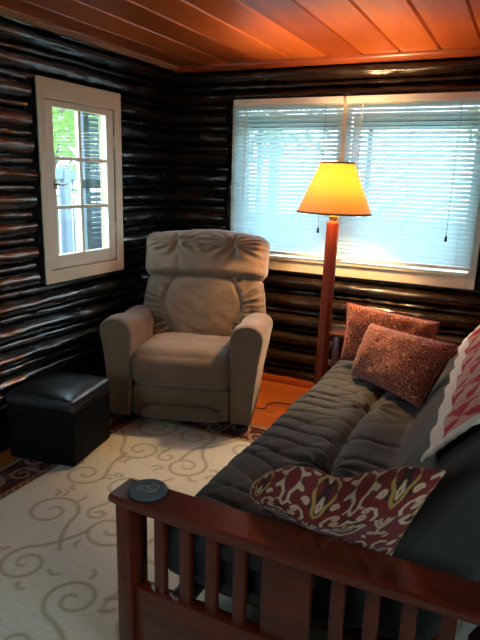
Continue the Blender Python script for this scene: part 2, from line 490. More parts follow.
# ------------------------------------------------------------------ venetian blinds
def blind(x0, x1, label, tassel_x):
    z1, z0 = 1.985, .985
    y = -.052
    t = empty('venetian_blind', ((x0 + x1) / 2, y, z0))
    tag(t, label, 'blind', 'white venetian blinds on the back window')
    cx = (x0 + x1) / 2
    w = (x1 - x0) / 2
    b = B(); b.box((-w, -.022, z1 - z0), (w, .022, z1 - z0 + .040), .004); b.build('headrail', SLATP, t)
    b = B(); b.box((-w, -.016, -.012), (w, .016, .010), .005); b.build('bottom_rail', SLATP, t)
    b = B(); pitch = .0272
    n = int((z1 - z0 - .015) / pitch)
    a = R(SLAT_A)
    for k in range(n):
        zc = .026 + k * pitch
        P = []
        for i in range(5):
            s = -1 + i / 2
            off = .0028 * (1 - s * s)
            # room edge lower than window edge
            P.append((s * .0165 * math.cos(a) + off * math.sin(a) * -1, zc + s * .0165 * math.sin(a) + off * math.cos(a)))
        Q = [(p[0], p[1] - .0009) for p in reversed(P)]
        b.prism(P + Q, lambda p, d: Vector((d, p[0], p[1])), -w + .004, w - .004)
    b.build('slats', SLAT, t, auto=60)
    for fx in (-.78, 0, .78):
        b = B()
        for yy in (-.0165, .0165):
            b.tube([(fx * w, yy, 0), (fx * w, yy, z1 - z0)], .0011, 5)
        b.build('ladder_cord', SLATP, t)
    b = B(); b.tube([(tassel_x - cx, -.026, .99), (tassel_x - cx - .006, -.027, .19)], .0016, 6)
    b.build('pull_cord', CORDG, t)
    b = B(); b.lathe([(.003, .035), (.007, .026), (.010, 0), (.006, -.004)], 10, (tassel_x - cx - .006, -.027, .165)); b.build('tassel', STORM, t, auto=50)
    b = B(); b.tube([(-w * .74, -.028, .99), (-w * .74 - .004, -.032, .38)], .0035, 6); b.build('tilt_wand', SLATP, t)
SLATP = mat('blind_rail_white', (.72, .72, .68), .45)
CORDG = mat('blind_cord_grey', (.25, .28, .3), .8)
SLAT_A = 48
blind(.522, 1.312, 'white venetian blind on the left half of the back window, behind the recliner', 1.20)
blind(1.330, 2.195, 'white venetian blind on the right half of the back window, above the patterned pillows', 2.035)

# ------------------------------------------------------------------ rug
def seg_dist(X, Y, pts):
    """min distance from arrays X,Y to a polyline, and the fraction along it"""
    D = np.full(X.shape, 9.0); T = np.zeros(X.shape)
    n = len(pts) - 1
    for i in range(n):
        (ax, ay), (bx, by) = pts[i], pts[i + 1]
        dx, dy = bx - ax, by - ay
        l2 = dx * dx + dy * dy + 1e-12
        t = np.clip(((X - ax) * dx + (Y - ay) * dy) / l2, 0, 1)
        d = np.hypot(X - ax - t * dx, Y - ay - t * dy)
        m = d < D
        D[m] = d[m]; T[m] = (i + t[m]) / n
    return D, T
def spiral(cx, cy, r, a0, turns, sgn, tail=0):
    pts = []
    n = int(22 * turns)
    for k in range(n + 1):
        t = k / n
        rr = r * (1 - t) ** .8 + .012
        a = a0 + sgn * t * turns * 2 * PI
        pts.append((cx + rr * math.cos(a), cy + rr * math.sin(a)))
    if tail:
        a = a0
        p0 = pts[0]
        tx, ty = sgn * math.sin(a), -sgn * math.cos(a)
        pre = []
        for k in range(8, 0, -1):
            s = tail * k / 8
            bend = s * s * 1.6
            pre.append((p0[0] + tx * s + math.cos(a) * bend, p0[1] + ty * s + math.sin(a) * bend))
        pts = pre + pts
    return pts
def make_rug():
    x0, x1, y0, y1 = .200, 2.95, -4.3, -.86
    st = .0085
    xs = np.arange(x0, x1 + st / 2, st); ys = np.arange(y0, y1 + st / 2, st)
    X, Y = np.meshgrid(xs, ys, indexing='ij')
    rng = np.random.RandomState(4)
    field = np.array(lin((208, 205, 184))); scroll = np.array(lin((164, 153, 122))); red = np.array(lin((78, 22, 18)))
    redd = np.array(lin((44, 16, 14))); tan = np.array(lin((178, 146, 96))); cream = np.array(lin((186, 160, 120)))
    C = np.empty(X.shape + (3,)); C[:] = field
    C *= (1 + .04 * rng.randn(*X.shape))[..., None]
    def put(pts, w, col, taper=False, near=.9):
        mx = [p[0] for p in pts]; my = [p[1] for p in pts]
        i0, i1 = np.searchsorted(xs, (min(mx) - .05, max(mx) + .05)); j0, j1 = np.searchsorted(ys, (min(my) - .05, max(my) + .05))
        if i1 <= i0 or j1 <= j0: return
        d, t = seg_dist(X[i0:i1, j0:j1], Y[i0:i1, j0:j1], pts)
        ww = w * (1 - .55 * t) if taper else w
        a = np.clip(1 - (d - ww * .5) / .007, 0, 1) * near
        C[i0:i1, j0:j1] = C[i0:i1, j0:j1] * (1 - a[..., None]) + np.array(col) * a[..., None]
    # vines
    k = 0
    for iy in range(9):
        for ix in range(8):
            cx = .58 + ix * .30 + (.15 if iy % 2 else 0) + rng.uniform(-.03, .03)
            cy = -1.15 - iy * .34 + rng.uniform(-.04, .04)
            if cy > -1.15: cy = -1.18
            if iy > 5 and ix > 4: continue
            s = 1 if (ix + iy) % 2 else -1
            a0 = rng.uniform(0, 2 * PI)
            r = rng.uniform(.085, .125)
            put(spiral(cx, cy, r, a0, 1.45, s, .22), .013, scroll, True)
            for q in range(3):     # leaflets
                a = a0 + rng.uniform(1, 5)
                lx, ly = cx + (r + .02) * math.cos(a), cy + (r + .02) * math.sin(a)
                b_ = a + rng.uniform(-.6, .6)
                put([(lx, ly), (lx + .028 * math.cos(b_), ly + .028 * math.sin(b_)), (lx + .05 * math.cos(b_ + .5), ly + .05 * math.sin(b_ + .5))], .011, scroll, True)
            if rng.rand() < .6:
                put(spiral(cx + .15 * math.cos(a0 + 2), cy + .15 * math.sin(a0 + 2), .04, a0 + 2, .9, -s, .07), .010, scroll, True)
    # border: tan guard, dark red band with vine and flowers, outer guard
    bd = np.minimum(np.minimum(X - x0, x1 - X), np.minimum(y1 - Y, Y - y0))
    def band(a, c, col):
        m = (bd >= a) & (bd < c); C[m] = np.array(col) * (1 + .05 * rng.randn(m.sum()))[:, None]
    band(0, .235, redd); band(0, .018, tan); band(.018, .03, redd); band(.03, .205, red); band(.178, .186, redd)
    band(.198, .228, tan); band(.211, .2145, redd)
    m = (bd > .200) & (bd < .226) & ((np.floor(X / .021) + np.floor(Y / .021)) % 2 == 0)
    C[m] = np.array(lin((120, 84, 52)))
    yy = -1.0
    q = 0
    while yy > -4.2:      # left band
        s = 1 if q % 2 else -1
        cx = x0 + .108 + .03 * s
        put(spiral(cx, yy, .046, R(90), 1.3, s, .08), .010, cream, True, .75)
        put(spiral(cx - .055 * s, yy - .06, .018, 0, 1.0, s), .010, lin((150, 96, 74)), False, .8)
        put([(cx + .05 * s, yy + .05), (cx + .02 * s, yy + .075), (cx - .03 * s, yy + .06)], .010, lin((120, 120, 130)), False, .6)
        yy -= .14; q += 1
    xx = x0 + .3
    while xx < x1 - .1:   # far band
        s = 1 if q % 2 else -1
        put(spiral(xx, y1 - .108 + .03 * s, .046, 0, 1.3, s, .08), .010, cream, True, .75)
        put(spiral(xx + .06, y1 - .108 - .03 * s, .018, 0, 1.0, s), .010, lin((150, 96, 74)), False, .8)
        xx += .14; q += 1
    Z = .010 + .0006 * rng.randn(*X.shape)
    P = np.stack([X, Y, Z], -1)
    o = grid_mesh('area_rug', P, RUGM, None, C)
    tag(o, 'large beige area rug with taupe scrolling vines and a dark red floral border', 'rug')
    b = B()
    for lo, hi in (((x0 - .012, y0 - .012, 0), (x0 + .004, y1 + .012, .0115)), ((x1 - .004, y0 - .012, 0), (x1 + .012, y1 + .012, .0115)),
                   ((x0, y1 - .004, 0), (x1, y1 + .012, .0115)), ((x0, y0 - .012, 0), (x1, y0 + .004, .0115))):
        b.box(lo, hi, .004)
    b.build('bound_edge', RUGEDGE, o, auto=40)
make_rug()
RUGZ = .0130

# ------------------------------------------------------------------ recliner
def recliner():
    th = R(18.3)
    ox, oy = .726, -1.100
    t = empty('recliner', (ox, oy, 0), th)
    tag(t, 'taupe upholstered recliner armchair in the corner between the two windows', 'armchair')
    # base body
    def fb_(p, q, n): return p
    o = soft((.62, .66, .25), .03, (6, 6, 4)).build('base', TAUPE, t, smooth=True); o.location = (0, .40, .185)
    # footrest panel with arched seam
    def ff(p, q, n):
        p = Vector(p)
        if n.y < -.2:
            x, z = q[0], q[2]
            arch = -.05 - .55 * max(0, abs(x) - .52) ** 1.0 * 1.5
            s = z - arch
            p.y -= .010 * (1 - x * x) 
            if abs(x) < .78:
                if s < 0: p.y -= .026 * min(1, -s / .22)
                p.y += .016 * math.exp(-(s / .05) ** 2)
            p.y += .004 * fbm((x * 2.5, z * 2, 7), 2)
        return p
    o = soft((.615, .07, .215), .03, (36, 4, 22), ff).build('footrest', TAUPE, t, smooth=True); o.location = (0, .045, .158)
    b = B()
    b.tube([(.30 * x, -.006 - .012 * (1 - x * x) + .004, .158 + .1075 * (-.05 - .82 * max(0, abs(x) - .52)) - .012 * (abs(x) > .9)) for x in [-.80 + 1.6 * k / 30 for k in range(31)]], .0042, 6)
    sm_ = b.build('arched_seam', TAUPED, o, smooth=True); sm_.location = (0, -.045, -.158)
    # seat cushion
    def fs(p, q, n):
        p = Vector(p)
        x, y, z = q
        if n.z > .1: p.z += (.030 * (1 - x ** 4) * (1 - abs(y) ** 3) + .004 * fbm((p.x * 9, p.y * 9, 2), 3)) * n.z
        if n.y < -.1: p.y -= .022 * (1 - x ** 4) * (1 - z * z) * -n.y
        p += n * .004 * fbm((p.x * 12 + 5, p.y * 12, p.z * 12), 2)
        p.z -= .028 * (y + 1) / 2 * (1 if z > 0 else 0)
        return p
    o = soft((.635, .60, .225), .075, (30, 28, 12), fs).build('seat_cushion', TAUPE, t, smooth=True); o.location = (0, .275, .365)
    # lower back cushion with curved seams and gathered sides
    lean = R(13)
    def fl_(p, q, n):
        p = Vector(p)
        x, y, z = q
        w = .40 + .025 * (z + 1) / 2 * -1 + .03 * (1 - z * z)
        p.x *= w / .40
        if n.y < -.05:
            f = -n.y
            seam = .50 + .16 * z - .26 * max(0, z) ** 2 + .12 * (1 - abs(z))
            dx = abs(x) - seam
            p.y -= .045 * (1 - x * x) * (1 - .5 * z * z) * f
            p.y += .020 * math.exp(-(dx / .035) ** 2) * f
            if dx > 0:
                ang = math.atan2(z + .1, abs(x) - .05)
                p.y += .012 * math.sin(ang * 34 + 3 * fbm((x * 2, z * 2, 3), 2)) * min(1, dx / .12) * f
                p.y += .006 * math.sin(ang * 57 + 1) * min(1, dx / .12) * f
            p.y += .006 * fbm((x * 3, z * 3, 9), 3) * f
            p.y += .010 * max(0, -z - .55) * f
        p += n * .004 * fbm((p.x * 16, p.y * 16, p.z * 16), 2)
        return p
    o = soft((.815, .17, .50), .075, (76, 6, 56), fl_).build('back_cushion', TAUPE, t, smooth=True)
    o.location = (.024, .60, .62); o.rotation_euler = (-lean, 0, 0)
    # headrest pillow
    def fh(p, q, n):
        p = Vector(p)
        x, y, z = q
        p.x *= 1 + .010 * z
        p.z += .016 * (1 - x * x) * (z + 1) / 2 + .010 * math.sin(x * 4 + 1.2) * max(0, z)
        if n.y < -.02:
            f = -n.y
            p.y -= .030 * (1 - x ** 4) * (1 - .6 * z * z) * f
            p.y -= .022 * math.exp(-((z + .62) / .3) ** 2) * f
            for gx in (-.42, .42):    # gathered pleats either side of the middle panel
                dx = x - gx - .05 * z * (1 if gx > 0 else -1)
                p.y += .020 * math.exp(-(dx / .045) ** 2) * f * (.45 + .55 * math.exp(-((z - .45) / .5) ** 2))
                an = math.atan2(z - .5, dx)
                rr = math.hypot(z - .5, dx)
                p.y += .016 * math.sin(an * 13 + 2.2 * fbm((x * 3, z * 3, 4), 2)) * math.exp(-((rr - .28) / .28) ** 2) * f
            p.y += .007 * math.sin(z * 16 + x * 3 + 2 * fbm((x * 2, z * 2, 2), 2)) * max(0, abs(x) - .7) * 3 * f
            p.y += .007 * fbm((x * 3 + 4, z * 3, 19), 3) * f
        p += n * .005 * fbm((p.x * 11, p.y * 11, p.z * 11 + 3), 2)
        return p
    o = soft((.845, .215, .325), .085, (70, 8, 40), fh).build('headrest', TAUPE, t, smooth=True)
    o.location = (.024, .682, .964); o.rotation_euler = (-R(10), 0, 0)
    # back shell
    o = soft((.76, .09, .90), .04, (10, 4, 10)).build('back_shell', TAUPED, t, smooth=True)
    o.location = (0, .755, .63); o.rotation_euler = (-lean, 0, 0)
    # arms
    for sx in (-1, 1):
        def sec(y):
            k = y / .60
            top = .672 - .055 * k + .006 * math.sin(k * 9)
            rnd = 1.0
            wi, wo = .308, .490 + .03 * math.sin(min(1, k * 2) * PI / 2) * .4
            poly = []
            # bottom outer -> up outer side -> round top -> down inner
            ob = .430
            zt = top - .085
            for i in range(8):
                a = i / 7
                poly.append((ob + (wo - ob) * a ** 1.3, .055 + (zt - .055) * a))
            cx = (wi + .0 + wo) / 2
            rx = (wo - wi) / 2
            for i in range(1, 14):
                a = PI * i / 14
                poly.append((cx + rx * math.cos(a) * (1 if i < 7 else 1.06), zt + .085 * math.sin(a) ** .8))
            for i in range(8):
                a = 1 - i / 7
                poly.append((wi - .012 * a + .010 * (1 - a), .055 + (zt - .055) * a))
            return poly
        def ring(y, inset):
            po = sec(max(0, y))
            cx = sum(p[0] for p in po) / len(po); cz = sum(p[1] for p in po) / len(po)
            out = []
            for px, pz in po:
                dx, dz = px - cx, pz - cz
                l = math.hypot(dx, dz)
                s = max(.0, 1 - inset / l)
                xx, zz = cx + dx * s, cz + dz * s
                nn = .004 * fbm((xx * 9, y * 9, zz * 9 + sx), 2)
                out.append(Vector((sx * (xx + nn), y, zz + nn)))
            return out if sx > 0 else out[::-1]
        b = B()
        rr = [ring(-.012, .030), ring(-.016, .018), ring(-.010, .006), ring(.004, 0)]
        for k in range(1, 17): rr.append(ring((.004 + (.585 - .004) * k / 16), 0))
        rr += [ring(.597, .01), ring(.604, .03)]
        b.rings(rr)
        arm = b.build('arm', TAUPE, t, smooth=True)
        # facing panel and its welt
        po = sec(0)
        cx = sum(p[0] for p in po) / len(po); cz = sum(p[1] for p in po) / len(po)
        loop = []
        for px, pz in po:
            l = math.hypot(px - cx, pz - cz); s = 1 - .010 / l
            loop.append(Vector((sx * (cx + (px - cx) * s), -.013, cz + (pz - cz) * s)))
        b = B()
        n = len(loop)
        rings = []
        for i, p in enumerate(loop):
            tan = (loop[(i + 1) % n] - loop[i - 1]).normalized(); nb = Vector((0, 1, 0)); na = tan.cross(nb)
            rings.append([p + .0045 * (na * math.cos(2 * PI * k / 6) + nb * math.sin(2 * PI * k / 6)) for k in range(6)])
        b.rings(rings, closed=True)
        b.build('welt', TAUPE, arm, smooth=True)
    for fx in (-.36, .36):
        for fy in (.06, .66):
            b = B(); b.lathe([(.022, 0), (.028, .008), (.030, .03), (.026, .072)], 14, (fx, fy, RUGZ))
            b.build('foot', DARKMETAL, t, auto=40)
recliner()

# ------------------------------------------------------------------ ottoman
def ottoman():
    t = empty('storage_ottoman', (.305, -1.655, RUGZ), R(10))
    tag(t, 'black leather cube ottoman with padded lid beside the left wall', 'ottoman')
    def fbod(p, q, n):
        p = Vector(p)
        p += n * .003 * fbm((p.x * 9, p.y * 9, p.z * 7), 2)
        return p
    o = soft((.392, .392, .30), .012, (14, 14, 12), fbod).build('body', LEATHER, t, smooth=True); o.location = (0, 0, .151)
    def flid(p, q, n):
        p = Vector(p)
        if n.z > .2:
            e = (1 - q[0] ** 4) * (1 - q[1] ** 4)
            p.z += .024 * e + .003 * fbm((p.x * 8, p.y * 8, 1), 2)
        return p
    o = soft((.402, .402, .062), .018, (24, 24, 6), flid).build('lid', LEATHERTOP, t, smooth=True); o.location = (0, 0, .334)
    b = B()
    h = .196
    pts = [Vector((sx * h, sy * h, .352)) for sx, sy in ((-1, -1), (1, -1), (1, 1), (-1, 1))]
    for i in range(4):
        b.tube([pts[i], pts[(i + 1) % 4]], .0045, 8)
    ld = b.build('lid_piping', LEATHER, o, smooth=True)
    ld.location = (0, 0, -.334)
ottoman()

# ------------------------------------------------------------------ floor lamp
LX, LY = 1.408, -.500
def lamp():
    t = empty('floor_lamp', (LX, LY, .002))
    t.rotation_euler = (0, R(.8), 0)
    tag(t, 'lit floor lamp with reddish wooden post and cream cone shade', 'lamp')
    b = B(); b.lathe([(.074, 0), (.077, .006), (.077, .020), (.072, .030), (.060, .040), (.048, .055), (.046, .062)], 32)
    b.build('base', LAMPWOOD, t, auto=40)
    b = B()
    rr = []
    for z, r in ((.055, .040), (.40, .0385), (.80, .037), (1.245, .0355), (1.255, .031)):
        rr.append([Vector((r * 1.04 * math.cos(PI / 8 + k * PI / 4), r * 1.04 * math.sin(PI / 8 + k * PI / 4), z)) for k in range(8)])
    b.rings(rr); b.build('post', LAMPWOOD, t)
    b = B(); b.lathe([(.016, 1.252), (.014, 1.258), (.024, 1.268), (.030, 1.285), (.026, 1.303), (.014, 1.312), (.011, 1.32), (.017, 1.325), (.018, 1.375), (.012, 1.38)], 20)
    b.build('socket', BRASS, t, auto=50)
    b = B(); b.lathe([(.012, 1.378), (.014, 1.385), (.024, 1.402), (.027, 1.415), (.024, 1.430), (.014, 1.440), (.003, 1.443)], 16)
    b.build('bulb', BULB, t, smooth=True)
    b = B()
    for s in (-1, 1):
        b.tube([(s * .014, 0, 1.335), (s * .045, 0, 1.36), (s * .058, 0, 1.43), (s * .050, 0, 1.53), (s * .02, 0, 1.585), (0, 0, 1.592)], .0022, 6)
    b.build('harp', BRASS, t, smooth=True)
    b = B()
    n = 48
    zb, zt, rb, rt = 1.310, 1.596, .221, .098
    out = [[Vector((r * math.cos(2 * PI * k / n), r * math.sin(2 * PI * k / n), z)) for k in range(n)] for r, z in ((rb, zb), ((rb + rt) / 2, (zb + zt) / 2), (rt, zt), (rt - .0025, zt), ((rb + rt) / 2 - .0025, (zb + zt) / 2), (rb - .0025, zb))]
    b.rings(out, closed=True)
    sh = b.build('lamp_shade', SHADE, t, auto=50)
    b = B()
    for r, z in ((rb, zb), (rt, zt)):
        b = B()
        pr = [(r - .003, z - .005), (r + .003, z - .005), (r + .002, z + .006), (r - .003, z + .006)]
        b.rings([[Vector((p[0] * math.cos(2 * PI * k / n), p[0] * math.sin(2 * PI * k / n), p[1])) for p in pr] for k in range(n)], closed=True)
        b.build('shade_rim', SHADERIM, sh, auto=50)
    b = B()
    for k in range(3):
        a = 2 * PI * k / 3 + .4
        b.tube([(0, 0, 1.594), (rt * math.cos(a), rt * math.sin(a), 1.594)], .0018, 5)
    b.build('shade_spider', BRASS, sh, auto=50)
    b = B(); b.lathe([(.004, 1.592), (.008, 1.598), (.005, 1.604), (.009, 1.612), (.004, 1.620), (.001, 1.622)], 12)
    b.build('finial', BRASS, t, smooth=True)
    # cord on the floor boards
    pts = [(1.318, -.50, .02), (1.27, -.47, .005), (1.22, -.44, .004), (1.18, -.42, .004), (1.14, -.43, .004), (1.09, -.445, .004), (1.05, -.50, .004), (1.06, -.545, .004), (1.06, -.585, .004), (1.01, -.60, .004), (.95, -.585, .004), (.88, -.58, .004)]
    P = [Vector(p) - Vector((LX, LY, 0)) for p in pts]
    fine = []
    for i in range(len(P) - 1):
        p0, p1, p2, p3 = P[max(0, i - 1)], P[i], P[i + 1], P[min(len(P) - 1, i + 2)]
        for k in range(5):
            s = k / 5
            fine.append(.5 * ((2 * p1) + (p2 - p0) * s + (2 * p0 - 5 * p1 + 4 * p2 - p3) * s * s + (3 * p1 - p0 - 3 * p2 + p3) * s ** 3))
    b = B(); b.tube(fine, .0035, 6); b.build('power_cord', CORD, t, smooth=True)
lamp()

# ------------------------------------------------------------------ futon frame
NY0, NY1 = -2.707, -2.583      # near armrest
FY0, FY1 = -.600, -.475        # far armrest
AX0, AX1 = 1.478, 2.580
def futon_frame():
    t = empty('wooden_futon', (1.5, -1.6, 0))
    tag(t, 'reddish cherry wood mission style futon frame with slatted arms', 'futon')
    O = Vector((1.5, -1.6, 0))
    def put(name, lo, hi, bev=.004, m=REDWOOD, par=t):
        b = B(); b.box(Vector(lo) - O, Vector(hi) - O, bev); return b.build(name, m, par, auto=40)
    for (a0, a1, s) in ((NY0, NY1, -1), (FY0, FY1, 1)):
        yc = (a0 + a1) / 2
        # armrest: thin board, underside slightly arched, rounded ends
        b = B()
        n = 24; rr = []
        for k in range(n + 1):
            u = k / n
            x = AX0 + (AX1 - AX0) * u
            e = min(1, min(u, 1 - u) / .03)
            th = .026 + .012 * math.sin(PI * u)
            ins = .006 * (1 - e)
            rr.append([Vector((x, y, z)) - O for y, z in ((a0 + .006 + ins, .6 - th), (a0 + ins, .6 - th + .006), (a0 + ins, .592), (a0 + .008 + ins, .6),
                                                       (a1 - .008 - ins, .6), (a1 - ins, .592), (a1 - ins, .6 - th + .006), (a1 - .006 - ins, .6 - th))])
        b.rings(rr); b.build('armrest', REDWOODX, t, auto=30)
        for px in (1.494, 2.512):
            p = put('post', (px, yc - .045, .013 if s < 0 else .001), (px + .050, yc + .045, .572))
            f = a0 + .017 if s < 0 else a1 - .017
            for z in (.405, .325):
                b = B(); b.tube([(px + .025 - 1.5, f + s * .006 + 1.6, z), (px + .025 - 1.5, f + 1.6, z)], .006, 10)
                b.build('bolt', BRASSD, p, smooth=False)
        xs = [1.608, 1.694, 1.779, 1.866, 2.140, 2.226, 2.314, 2.402]
        for x in xs: put('slat', (x, yc - .016, .29), (x + .035, yc + .010, .576), .003)
        put('centre_panel', (1.951, yc - .017, .29), (2.087, yc + .011, .576), .003)
        put('lower_rail', (1.543, yc - .028, .085), (2.513, yc + .018, .294), .005, REDWOODX)
    # seat deck and back rest slats
    put('front_rail', (1.605, NY1 - .03, .12), (1.632, FY0 + .03, .221), .004, REDWOODX)
    put('rear_rail', (2.36, NY1 - .03, .12), (2.39, FY0 + .03, .221), .004, REDWOODX)
    b = B()
    for k in range(16):
        y = -2.50 + k * .122
        b.box(Vector((1.60, y, .222)) - O, Vector((2.36, y + .06, .240)) - O, .002)
    b.build('seat_deck', REDWOOD, t)
    b = B()
    M = Matrix.Translation(Vector((2.465, 0, .33)) - O) @ Matrix.Rotation(R(27), 4, 'Y')
    for k in range(16):
        y = -2.50 + k * .122
        b.box((.0, y, 0), (.018, y + .06, .60), .002, M=M)
    for z in (.02, .56):
        b.box((.018, -2.55, z), (.045, -.64, z + .06), .003, M=M)
    b.build('back_rest', REDWOOD, t)
BRASSD = mat('bolt_bronze', lin((120, 70, 40)), .4, metal=.7)
futon_frame()

# ------------------------------------------------------------------ futon mattress (folded along the crease)
def catmull(P, per=10):
    out = []
    n = len(P)
    for i in range(n):
        p0, p1, p2, p3 = [np.array(P[(i + k) % n], float) for k in (-1, 0, 1, 2)]
        for k in range(per):
            s = k / per
            out.append(.5 * (2 * p1 + (p2 - p0) * s + (2 * p0 - 5 * p1 + 4 * p2 - p3) * s * s + (3 * p1 - p0 - 3 * p2 + p3) * s ** 3))
    return np.array(out)
MPROF = [(1.61, .252), (1.85, .250), (2.10, .250), (2.32, .252), (2.395, .31), (2.47, .50), (2.56, .68), (2.625, .82), (2.615, .885), (2.55, .915), (2.465, .895),
         (2.375, .80), (2.29, .685), (2.205, .575), (2.150, .495), (2.125, .462), (2.09, .466), (2.02, .476), (1.95, .478), (1.90, .476), (1.80, .484), (1.68, .484), (1.60, .470), (1.558, .430), (1.540, .36), (1.556, .285)]
MY0, MY1 = -2.500, -.615
def mattress():
    S = catmull(MPROF, 9)
    # resample evenly
    d = np.r_[0, np.cumsum(np.hypot(*np.diff(np.vstack([S, S[:1]]), axis=0).T))]
    n = 230
    tt = np.linspace(0, d[-1], n, endpoint=False)
    SS = np.vstack([S, S[:1]])
    S = np.stack([np.interp(tt, d, SS[:, 0]), np.interp(tt, d, SS[:, 1])], -1)
    tan = np.roll(S, -1, 0) - np.roll(S, 1, 0); tan /= np.linalg.norm(tan, axis=1)[:, None]
    nrm = np.stack([tan[:, 1], -tan[:, 0]], -1)      # outward for counter-clockwise outline
    ys = [MY0 + .07 * (1 - math.cos(PI / 2 * k / 8)) for k in range(8)] + list(np.linspace(MY0 + .07, MY1 - .07, 300)) + [MY1 - .07 * (1 - math.cos(PI / 2 * k / 8)) for k in range(7, -1, -1)]
    tufts = [(1.925, -2.02), (1.922, -1.36), (1.92, -.95)]
    b = B()
    rings = []
    for y in ys:
        e = min(y - MY0, MY1 - y)
        ins = 0 if e >= .07 else .06 * (1 - math.sqrt(max(0, 1 - ((.07 - e) / .07) ** 2)))
        ring = []
        for i in range(n):
            x, z = S[i]
            nx, nz = nrm[i]
            h = 0
            if nz > .3 and x < 2.13 and z > .42:           # seat top: folds running in from the front edge
                g = fbm((x * 1.6, y * 2.2, 3), 2)
                ph = y * 62 + x * 17 + 5.5 * g
                amp = max(0, min(1, (1.95 - x) / .26)) * (.8 + .8 * fbm((x * 2.5, y * 2.5, 8), 2))
                fold = abs(math.sin(ph * .5))
                h += -.017 * max(0, amp) * (1 - fold) ** 3
                ph2 = y * 31 - x * 30 + 6 * fbm((x * 2, y * 2, 14), 2)
                h += -.012 * (1 - abs(math.sin(ph2 * .5))) ** 4 * (.6 + .5 * g)
                h += .011 * fbm((x * 4, y * 4, 1), 2)
                # lengthwise seam with tufts
                ds = x - 1.922 - .008 * math.sin(y * 5)
                h -= .020 * math.exp(-(ds / .016) ** 2)
                h += .010 * math.exp(-((abs(ds) - .07) / .05) ** 2)
                for tx, ty in tufts:
                    rr = math.hypot(x - tx, y - ty)
                    h -= .022 * math.exp(-(rr / .035) ** 2)
                    an = math.atan2(y - ty, x - tx)
                    h += .006 * math.sin(an * 9 + tx * 40) * math.exp(-((rr - .08) / .06) ** 2)
            elif nx < -.3 and x > 2.12:                    # back rest face
                h += .006 * fbm((y * 3, z * 4, 5), 3) + .012 * math.exp(-((z - .68) / .16) ** 2)
                h -= .006 * (1 - abs(math.sin(y * 9 + z * 14 + 3 * fbm((y, z * 2, 4), 2)))) ** 3
            elif x < 1.64:                                  # front border
                h += .006 * math.sin(y * 40 + 4 * fbm((y * 3, z * 3, 2), 2)) * max(0, z - .36) * 8 + .005 * fbm((y * 5, z * 9, 1), 2)
            else:
                h += .003 * fbm((x * 5, y * 5, z * 5), 2)
            h -= ins
            ws = max(0, min(1, (2.20 - x) / .14)) * max(0, min(1, (.62 - z) / .12))
            wn_ = max(0, min(1, (MY0 + .30 - y) / .30))
            ring.append(Vector((x + nx * h, y - .062 * ws * wn_, z + nz * h)))
        rings.append(ring)
    b.rings(rings, cap=False)
    vs = b.bm.verts[:]
    b.bm.verts.ensure_lookup_table()
    # end caps: triangulated, slightly crowned
    for k, y, rev in ((0, MY0, True), (len(ys) - 1, MY1, False)):
        loop = [b.bm.verts[k * n + j] for j in range(n)]
        for tri in tessellate_polygon([[Vector((v.co.x, v.co.z, 0)) for v in loop]]):
            try: b.bm.faces.new([loop[q_] for q_ in tri])
            except ValueError: pass
    o = b.build('futon_mattress', CANVAS, auto=55)
    tag(o, 'dark grey canvas futon mattress folded into seat and backrest on the wooden frame', 'mattress')
    for tx, ty in tufts:
        bb = B(); bb.lathe([(.001, -.004), (.010, -.003), (.013, .001), (.009, .005), (.001, .007)], 12, (tx, ty, .444))
        bb.build('tuft', TUFT, o, smooth=True)
    bb = B()
    pts = [(1.611, y, .312) for y in np.linspace(MY0 + .05, MY1 - .05, 20)]
    return S, nrm
MS, MN = mattress()

